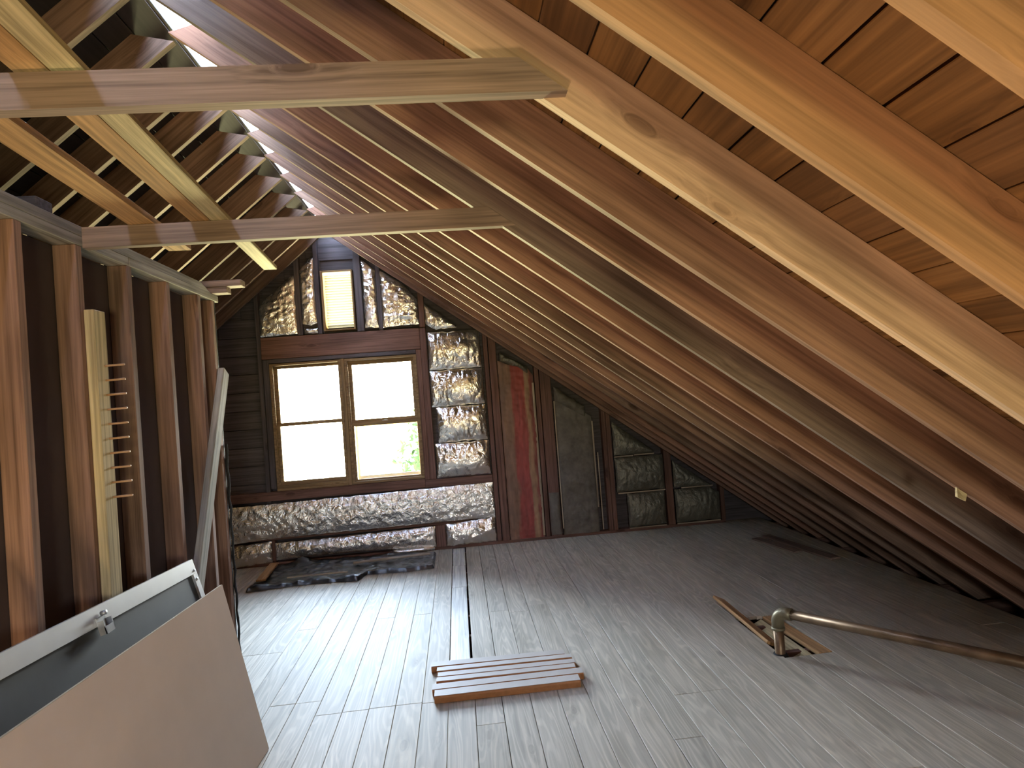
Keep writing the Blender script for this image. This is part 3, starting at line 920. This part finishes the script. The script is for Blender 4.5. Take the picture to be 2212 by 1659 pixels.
# ------------------------------------------------------------------ collar ties and boards laid across them
def tie(y0, xl, z0, label):
    t, h = 0.040, 0.086
    xr_b = (3.5258 - z0) / MR + XR + 0.005
    xr_t = (3.5258 - z0 - h) / MR + XR + 0.005
    xr_b += 0.05; xr_t += 0.05
    L = xr_b - xl
    V = [(0, 0, 0), (L, 0, 0), (L, t, 0), (0, t, 0), (0, 0, h), (xr_t - xl, 0, h), (xr_t - xl, t, h), (0, t, h)]
    me = mesh_from('collar_tie', V, [[0, 3, 2, 1], [4, 5, 6, 7], [0, 1, 5, 4], [1, 2, 6, 5], [2, 3, 7, 6], [3, 0, 4, 7]])
    o = link('collar_tie', me, TIE, None, Matrix.Translation((xl, y0, z0)))
    return tag(o, label, 'beam', 'collar ties across the attic')
tie(1.545, XW + 0.002, 2.318, 'upper of two horizontal collar ties, the one spanning above the stud wall and braces')
tie(2.795, XW + 0.002, 2.328, 'lower collar tie in the picture, horizontal beam fixed to the rafters beyond the first')

ZT = 2.416
def flat(name, a, b, w, t, z, mat, label, cat='plank', group=None):
    o = board(name, (a[0], a[1], z + t / 2), (b[0], b[1], z + t / 2), w, t, (0, 0, 1), mat)
    return tag(o, label, cat, group)
flat('loft_board', (-0.781, 0.75), (-1.006, 3.81), 0.075, 0.022, ZT, PINE, 'pale board laid over the collar ties, long one whose end juts toward the vent', group='boards laid across the collar ties')
flat('loft_board', (-0.862, 0.75), (-1.020, 2.90), 0.078, 0.022, ZT + 0.001, PINE_ORANGE, 'orange board lying tight beside the pale board on the collar ties', group='boards laid across the collar ties')
flat('loft_board', (-1.115, 1.0), (-1.285, 3.27), 0.105, 0.030, ZT, PINE_ORANGE, 'single brown board on the collar ties, closest to the stud wall top', group='boards laid across the collar ties')

tag(block('lumber_offcut', (-1.80, 4.215, 2.377), (-1.39, 4.30, 2.415), 'x', TIE), 'short lower timber offcut poking out past the end of the stud wall top', 'offcut', 'timber offcuts on the plate end')
tag(block('lumber_offcut', (-1.80, 4.21, 2.4160), (-1.30, 4.30, 2.456), 'x', TIE), 'longer upper timber offcut stacked on another at the stud wall end', 'offcut', 'timber offcuts on the plate end')
tag(block('lumber_offcut', (-1.66, 2.52, 2.4195), (-1.49, 2.62, 2.46), 'x', DARK_WOOD), 'dark timber stub resting on the stud wall top plate under the rafters', 'offcut')

# ------------------------------------------------------------------ added lamp in the floor opening behind the viewpoint, lights the near rafters
ADDED_LAMP_W = 580.0
def added_lamp():
    root = tag(empty('added_lamp', (-0.28, -0.75, -0.42)), 'added round glass globe lamp, unseen, on a bracket in the floor opening', 'lamp')
    link('bracket', tube_mesh('bracket', [(0, 0, 0), (-0.38, 0, 0), (-0.45, 0, 0.02), (-0.47, 0, 0.05)], 0.012, 10), STEEL, root)  # bracket of the added lamp
    m, nt, b, out = nodes_of('added_lamp_globe_glass')
    nt.nodes.remove(b)
    e = N(nt, 'ShaderNodeEmission', Strength=20.0)
    e.inputs[0].default_value = (1.0, 0.72, 0.42, 1)
    nt.links.new(e.outputs[0], out.inputs['Surface'])
    V, F = [], []
    nu, nv, R = 20, 10, 0.13
    for j in range(nv + 1):
        for i in range(nu):
            th, ph = 2 * math.pi * i / nu, math.pi * j / nv
            V.append((R * math.sin(ph) * math.cos(th), R * math.sin(ph) * math.sin(th), R * math.cos(ph)))
    for j in range(nv):
        for i in range(nu):
            F.append([j * nu + i, j * nu + (i + 1) % nu, (j + 1) * nu + (i + 1) % nu, (j + 1) * nu + i])
    g = link('globe', mesh_from('globe', V, F, True), m, root, Matrix.Translation((-0.47, 0, 0.13)))  # globe of the added lamp
    d = bpy.data.lights.new('lamp_light', 'POINT')
    d.energy = ADDED_LAMP_W
    d.color = (1.0, 0.74, 0.46)
    d.shadow_soft_size = 0.15
    lo = bpy.data.objects.new('lamp_light', d)
    COL.objects.link(lo)
    lo.parent = root
    lo.location = (-0.47, 0, 0.13)
added_lamp()

# ------------------------------------------------------------------ peg rack on the stud wall
rack = tag(empty('peg_rack', (XW, 2.80, 0.70)), 'upright pale board with a column of wooden pegs on the stud wall', 'peg rack')
under(block('back_board', (XW + 0.001, 2.772, 0.70), (XW + 0.040, 2.862, 2.07), 'z', PINE), rack)
peg_me = tube_mesh('peg', [(0, 0, 0), (0.078, 0, 0.002)], 0.0045, 8)
for i in range(10):
    o = link('peg', peg_me, PEG, None, Matrix.Translation((XW + 0.039, 2.835, 1.84 - i * 0.0607)))
    under(o, rack)

# plank leaning along the wall
o = board('leaning_plank', (XW + 0.024, 3.30, 0.02), (XW + 0.024, 4.27, 1.885), 0.092, 0.040, (1, 0, 0), GREY_WOOD)
tag(o, 'weathered grey plank leaning diagonally against the end of the stud wall', 'plank')

# cord by the end stud
pts = [(XW + 0.010 + 0.004 * math.sin(i * 1.7), Y_WEND + 0.018 + 0.003 * math.cos(i * 2.3), 1.42 - i * 0.05) for i in range(29)]
cord = tag(link('hanging_cord', tube_mesh('hanging_cord', pts, [0.006 if i % 2 else 0.0085 for i in range(29)], 8), BLACK), 'thin black knotted cord hanging down the end of the stud wall', 'cord')

# ------------------------------------------------------------------ framed screen and tan panel leaning at the wall
def lean_panel(y_far, y_near, xb, xt, h_far, h_near):
    """local frame for a leaning sheet: X runs from the far end to the near end, Z up the sheet"""
    d = Vector((xt - xb, 0, h_far)).normalized()
    x = Vector((0, -1, 0))
    y = d.cross(x)
    m = Matrix((x, y, d)).transposed().to_4x4()
    m.translation = Vector((xb, y_far, 0.003))
    return m, Vector((xt - xb, 0, h_far)).length

SL = 1.60
Mf, H1 = lean_panel(3.46, 3.46 - SL, -1.175, -1.415, 0.874, 0)
H2 = H1 + 0.055 * SL / 1.40
scr = tag(empty('framed_screen'), 'dark screen in a pale aluminium frame leaning on the stud wall behind the tan panel', 'screen')
scr.matrix_basis = Mf
def tprism(name, pts, y0, y1, mat):
    """pts: polygon in local X,Z"""
    n = len(pts)
    V = [(x, y0, z) for x, z in pts] + [(x, y1, z) for x, z in pts]
    F = [list(range(n)), list(range(2 * n - 1, n - 1, -1))] + [[i, (i + 1) % n, n + (i + 1) % n, n + i] for i in range(n)]
    return link(name, mesh_from(name, V, F), mat, scr)
fw_ = 0.072
tprism('top_rail', [(0, H1 - fw_), (SL, H2 - fw_), (SL, H2), (0, H1)], -0.014, 0.014, ALUM)
tprism('bottom_rail', [(0, 0), (SL, 0), (SL, fw_), (0, fw_)], -0.014, 0.014, ALUM)
tprism('side_rail', [(0, fw_), (0.045, fw_), (0.045, H1 - fw_ + 0.001), (0, H1 - fw_)], -0.0145, 0.0145, ALUM)
tprism('side_rail', [(SL - 0.045, fw_), (SL, fw_), (SL, H2 - fw_), (SL - 0.045, H2 - fw_)], -0.0145, 0.0145, ALUM)
tprism('mesh_panel', [(0.045, fw_), (SL - 0.045, fw_), (SL - 0.045, H2 - fw_), (0.045, H1 - fw_)], -0.003, 0.003, SCREEN)
# latch on the top rail, rivets on the corner
lat = link('latch', boxes_mesh('latch', [(-0.030, 0.0, -0.022, 0.030, 0.004, 0.045), (-0.030, 0.004, -0.022, -0.024, 0.026, 0.03), (0.024, 0.004, -0.022, 0.030, 0.026, 0.03), (-0.030, 0.022, -0.022, 0.030, 0.026, 0.006)]), STEEL, scr, Matrix.Translation((0.87, 0.0145, H1 - fw_ + 0.02)))
link('latch_knob', tube_mesh('latch_knob', [(0, 0, 0), (0, 0.02, 0)], 0.009, 12), STEEL, lat, Matrix.Translation((-0.012, 0.003, 0.052)))
for zz in (H1 - 0.055, H1 - 0.10):
    link('rivet', tube_mesh('rivet', [(0, 0, 0), (0, 0.004, 0)], 0.006, 10), STEEL, scr, Matrix.Translation((0.022, 0.0145, zz)))

TL, TH = 1.65, 0.81
skew = math.radians(3.0)
Mt, _h = lean_panel(3.214, 0, -1.008, -1.175, 0.79, 0)
Mt = Matrix.Translation((-1.008, 3.214, 0.003)) @ Matrix.Rotation(-skew, 4, 'Z') @ Matrix.Translation((1.008, -3.214, -0.003)) @ Mt
tan = tag(empty('hardboard_panel'), 'smooth tan board leaning in front of the dark framed screen by the stud wall', 'panel')
tan.matrix_basis = Mt
link('panel_face', boxes_mesh('panel_face', [(0, -0.012, 0, TL, 0.0, TH - 0.002)]), HARDBOARD, tan)
link('panel_edge', boxes_mesh('panel_edge', [(0, -0.012, TH - 0.002, TL, 0.0, TH)]), HARD_EDGE, tan)

# ------------------------------------------------------------------ six primed strips on the floor
strips = [  # (x left, y left, x right, y right, width, lower edge)
    ((-0.262, 3.905), (0.528, 3.880), 0.070, 'hindmost primed strip of the six lying side by side on the floor'),
    ((-0.228, 3.822), (0.560, 3.806), 0.062, 'primed strip second from the back among the six on the floor'),
    ((-0.222, 3.752), (0.565, 3.735), 0.060, 'primed strip third from the back among the six on the floor'),
    ((-0.226, 3.682), (0.556, 3.668), 0.060, 'primed strip third from the front among the six on the floor'),
    ((-0.246, 3.598), (0.584, 3.598), 0.072, 'primed strip second from the front, its end sticking out past the other five'),
    ((-0.232, 3.512), (0.550, 3.510), 0.080, 'frontmost primed strip of the six, showing its long orange edge')]
def strip_mesh(L, w, t):
    n = 5
    prof = [(-w / 2 + 0.006, 0), (w / 2, 0), (w / 2, t)]
    r = 0.010
    prof += [(-w / 2 + r - r * math.sin(a), t - r + r * math.cos(a)) for a in [i * math.pi / 2 / n for i in range(n + 1)]]
    V = [(x, y, z) for x in (-L / 2, L / 2) for (y, z) in prof]
    m_ = len(prof)
    F = [list(range(m_)), list(range(2 * m_ - 1, m_ - 1, -1))] + [[i, (i + 1) % m_, m_ + (i + 1) % m_, m_ + i] for i in range(m_)]
    return mesh_from('molding_strip', V, F)
for i, (a, b, w, lab) in enumerate(strips):
    root = tag(empty('molding_strip', ((a[0] + b[0]) / 2, (a[1] + b[1]) / 2, 0.001)), lab, 'molding', 'primed strips lying on the floor')
    L = math.hypot(b[0] - a[0], b[1] - a[1])
    root.rotation_euler = (math.radians([1.0, -1.0, 0.6, -0.5, 1.2, 0][i]), 0, math.atan2(b[1] - a[1], b[0] - a[0]))
    t = 0.036 + 0.002 * (i % 2)
    link('bare_wood', strip_mesh(L, w, t), MOLD_EDGE, root)
    link('primed_face', boxes_mesh('primed_face', [(-L / 2, -w / 2 + 0.008, t, L / 2, w / 2, t + 0.0012)]), MOLD_TOP, root)

# ------------------------------------------------------------------ black plastic sheet and laths below the window
def plastic():
    edge_front = [(-2.02, 6.08), (-1.82, 6.11), (-1.45, 6.15), (-1.02, 6.10), (-0.97, 6.29), (-0.60, 6.25), (-0.33, 6.29)]
    edge_back = [(-2.02, 6.50), (-1.98, 6.95), (-1.7, 7.03), (-0.6, 6.98), (-0.33, 6.90)]
    x0, x1, nx, nz = -2.02, -0.33, 130, 64
    V, F = [], []
    for j in range(nz + 1):
        for i in range(nx + 1):
            u, v = i / nx, j / nz
            x = x0 + (x1 - x0) * u
            yf = lerp_poly(edge_front, x) + 0.015 * noise.noise(Vector((x * 11, 1, 1)))
            yb = lerp_poly(edge_back, x) + 0.02 * noise.noise(Vector((x * 9, 5, 1)))
            y = yf + (yb - yf) * v
            h = 0.012 + 0.013 * ridged(Vector((x * 5.0, y * 6, 0.3))) + 0.016 * max(0, ridged(Vector((x * 7 + 3, y * 6, 2.0)), 2)) ** 2
            h += 0.03 * math.exp(-((v - 0.06) / 0.07) ** 2) * (0.5 + 0.6 * noise.noise(Vector((x * 6, 0, 9)))) 
            h += 0.05 * math.exp(-((x + 1.72) / 0.08) ** 2 - ((y - 6.98) / 0.09) ** 2)
            if v in (0, 1) or u in (0, 1):
                h = 0.003
            V.append((x, y, max(0.003, h)))
    for j in range(nz):
        for i in range(nx):
            a = j * (nx + 1) + i
            F.append([a, a + 1, a + nx + 2, a + nx + 1])
    me = bpy.data.meshes.new('plastic_sheet')
    me.from_pydata([(v[0] + 1.2, v[1] - 6.5, v[2]) for v in V], [], F)
    for p in me.polygons:
        p.use_smooth = True
    o = link('plastic_sheet', me, POLY, None, Matrix.Translation((-1.2, 6.5, 0)))
    return tag(o, 'crumpled black plastic sheet on the floor below the window', 'sheet')
plastic()
flat('lath', (-1.14, 6.60), (-0.38, 6.68), 0.05, 0.016, 0.050, LATH, 'pale lath lying on the black plastic toward the open middle of the floor', 'lath', 'laths on the plastic sheet')
flat('lath', (-1.70, 6.285), (-1.14, 6.285), 0.025, 0.012, 0.046, LATH, 'thin lath along the front fold of the black plastic sheet', 'lath', 'laths on the plastic sheet')
flat('short_board', (-1.93, 6.24), (-1.985, 6.90), 0.085, 0.018, 0.050, PINE_ORANGE, 'short orange-brown board crossing the end of the black plastic sheet', 'plank')

# ------------------------------------------------------------------ pipe rising from the cut floor
pipe = tag(empty('drain_pipe', (1.735, 3.59, 0)), 'tarnished pipe rising through the floor and turning to run toward the eaves', 'pipe')
pd = Vector((0.664, -0.87, 0)).normalized()
ez, er = 0.238, 0.055
p0 = Vector((1.735, 3.605, 0))
def pp(name, pts, r, mat, seg=18):
    return under(link(name, tube_mesh(name, pts, r, seg), mat), pipe)
pp('riser', [p0 + Vector((0, 0, -0.24)), p0 + Vector((0, 0, ez - er))], 0.0285, PIPE)
arc = [p0 + Vector((0, 0, ez - er)) + pd * (er - er * math.cos(a)) + Vector((0, 0, er * math.sin(a))) for a in [i * math.pi / 2 / 8 for i in range(9)]]
pp('elbow', [arc[0] - Vector((0, 0, 0.035))] + arc + [arc[-1] + pd * 0.03], 0.0345, PIPE_FIT)
pp('collar', [arc[0] - Vector((0, 0, 0.045)), arc[0] - Vector((0, 0, 0.03))], 0.0375, PIPE_FIT)
pp('run', [arc[-1], arc[-1] + pd * 0.7 + Vector((0, 0, -0.004)), arc[-1] + pd * 1.75 + Vector((0, 0, -0.012))], 0.0275, PIPE)
pp('floor_flange', [p0 + Vector((0.0, 0, -0.03)), p0 + Vector((0, 0, -0.012)), p0 + Vector((0, 0, 0.004))], [0.05, 0.045, 0.036], BLACK)

# pieces of board around the floor cut
o = board('loose_plank', (1.745, 3.70, 0.014), (1.722, 4.445, 0.062), 0.088, 0.020, (0.45, 0, 0.9), PINE_ORANGE)
tag(o, 'narrow orange plank lifted at one end beside the pipe', 'plank')
o = board('patch_board', (1.982, 3.56, -0.012), (1.952, 4.19, -0.012), 0.080, 0.024, (0, 0, 1), PINE_ORANGE)
tag(o, 'short tan board set flush in the cut floor beside the pipe', 'plank', 'boards in the floor cut')
o = board('patch_board', (1.880, 3.57, -0.044), (1.866, 4.18, -0.040), 0.085, 0.024, (-0.42, 0, 0.9), PINE)
tag(o, 'bright yellow board tilted in the floor cut between pipe and tan board', 'plank', 'boards in the floor cut')

# thin boards lying at the eaves
flat('eave_board', (2.96, 6.25), (3.09, 5.27), 0.10, 0.018, 0.001, TIE, 'thin brown board lying flat on the floor at the far eaves', 'plank', 'boards at the far eaves')
flat('eave_board', (2.83, 6.20), (2.93, 5.58), 0.09, 0.014, 0.001, TIE, 'shorter thin brown board lying on the floor beside another at the eaves', 'plank', 'boards at the far eaves')

# wood chip caught on a rafter
ch = mesh_from('wood_chip', [(0, 0, 0), (0.05, -0.004, -0.004), (0.062, 0.0, -0.03), (0.018, -0.01, -0.036), (0.0, 0.008, 0), (0.05, 0.006, -0.004), (0.062, 0.008, -0.03), (0.018, 0.004, -0.036)], [[0, 1, 2, 3], [7, 6, 5, 4], [0, 4, 5, 1], [1, 5, 6, 2], [2, 6, 7, 3], [3, 7, 4, 0]])
link('wood_chip', ch, PINE, rafters[4], Matrix.Translation((3.92, -0.005, 0.004)))

# ------------------------------------------------------------------ tree outside the right-hand sash
tree = tag(empty('garden_tree', (1.4, 22.0, -5.95)), 'leafy green tree outside, seen through the lower sash of the window', 'tree')
rnd = random.Random(3)
V, F = [], []
for i in range(9000):
    th, ph = rnd.uniform(0, 2 * math.pi), math.acos(rnd.uniform(-1, 1))
    r = rnd.uniform(0.55, 1.0) ** 0.5
    lump = 1 + 0.25 * noise.noise(Vector((math.cos(th) * 2, math.sin(th) * 2, math.cos(ph) * 2)))
    c = Vector((math.sin(ph) * math.cos(th) * 3.4, math.sin(ph) * math.sin(th) * 3.0, math.cos(ph) * 3.6)) * r * lump + Vector((0, 0, 4.9))
    s = rnd.uniform(0.09, 0.17)
    a = Vector((rnd.gauss(0, 1), rnd.gauss(0, 1), rnd.gauss(0, 1))).normalized()
    b = a.orthogonal().normalized()
    k = len(V)
    V += [c - a * s, c + b * s * 0.5, c + a * s, c - b * s * 0.5]
    F.append([k, k + 1, k + 2, k + 3])
me = bpy.data.meshes.new('foliage')
me.from_pydata([tuple(v) for v in V], [], F)
fo = link('foliage', me, LEAF, tree)
fo['kind'] = 'stuff'
link('trunk', tube_mesh('trunk', [(0, 0, 0), (0.05, 0, 1.5), (0, 0.1, 3.0), (0.1, 0, 5.0)], [0.28, 0.22, 0.17, 0.06], 12), DARK_WOOD, tree)
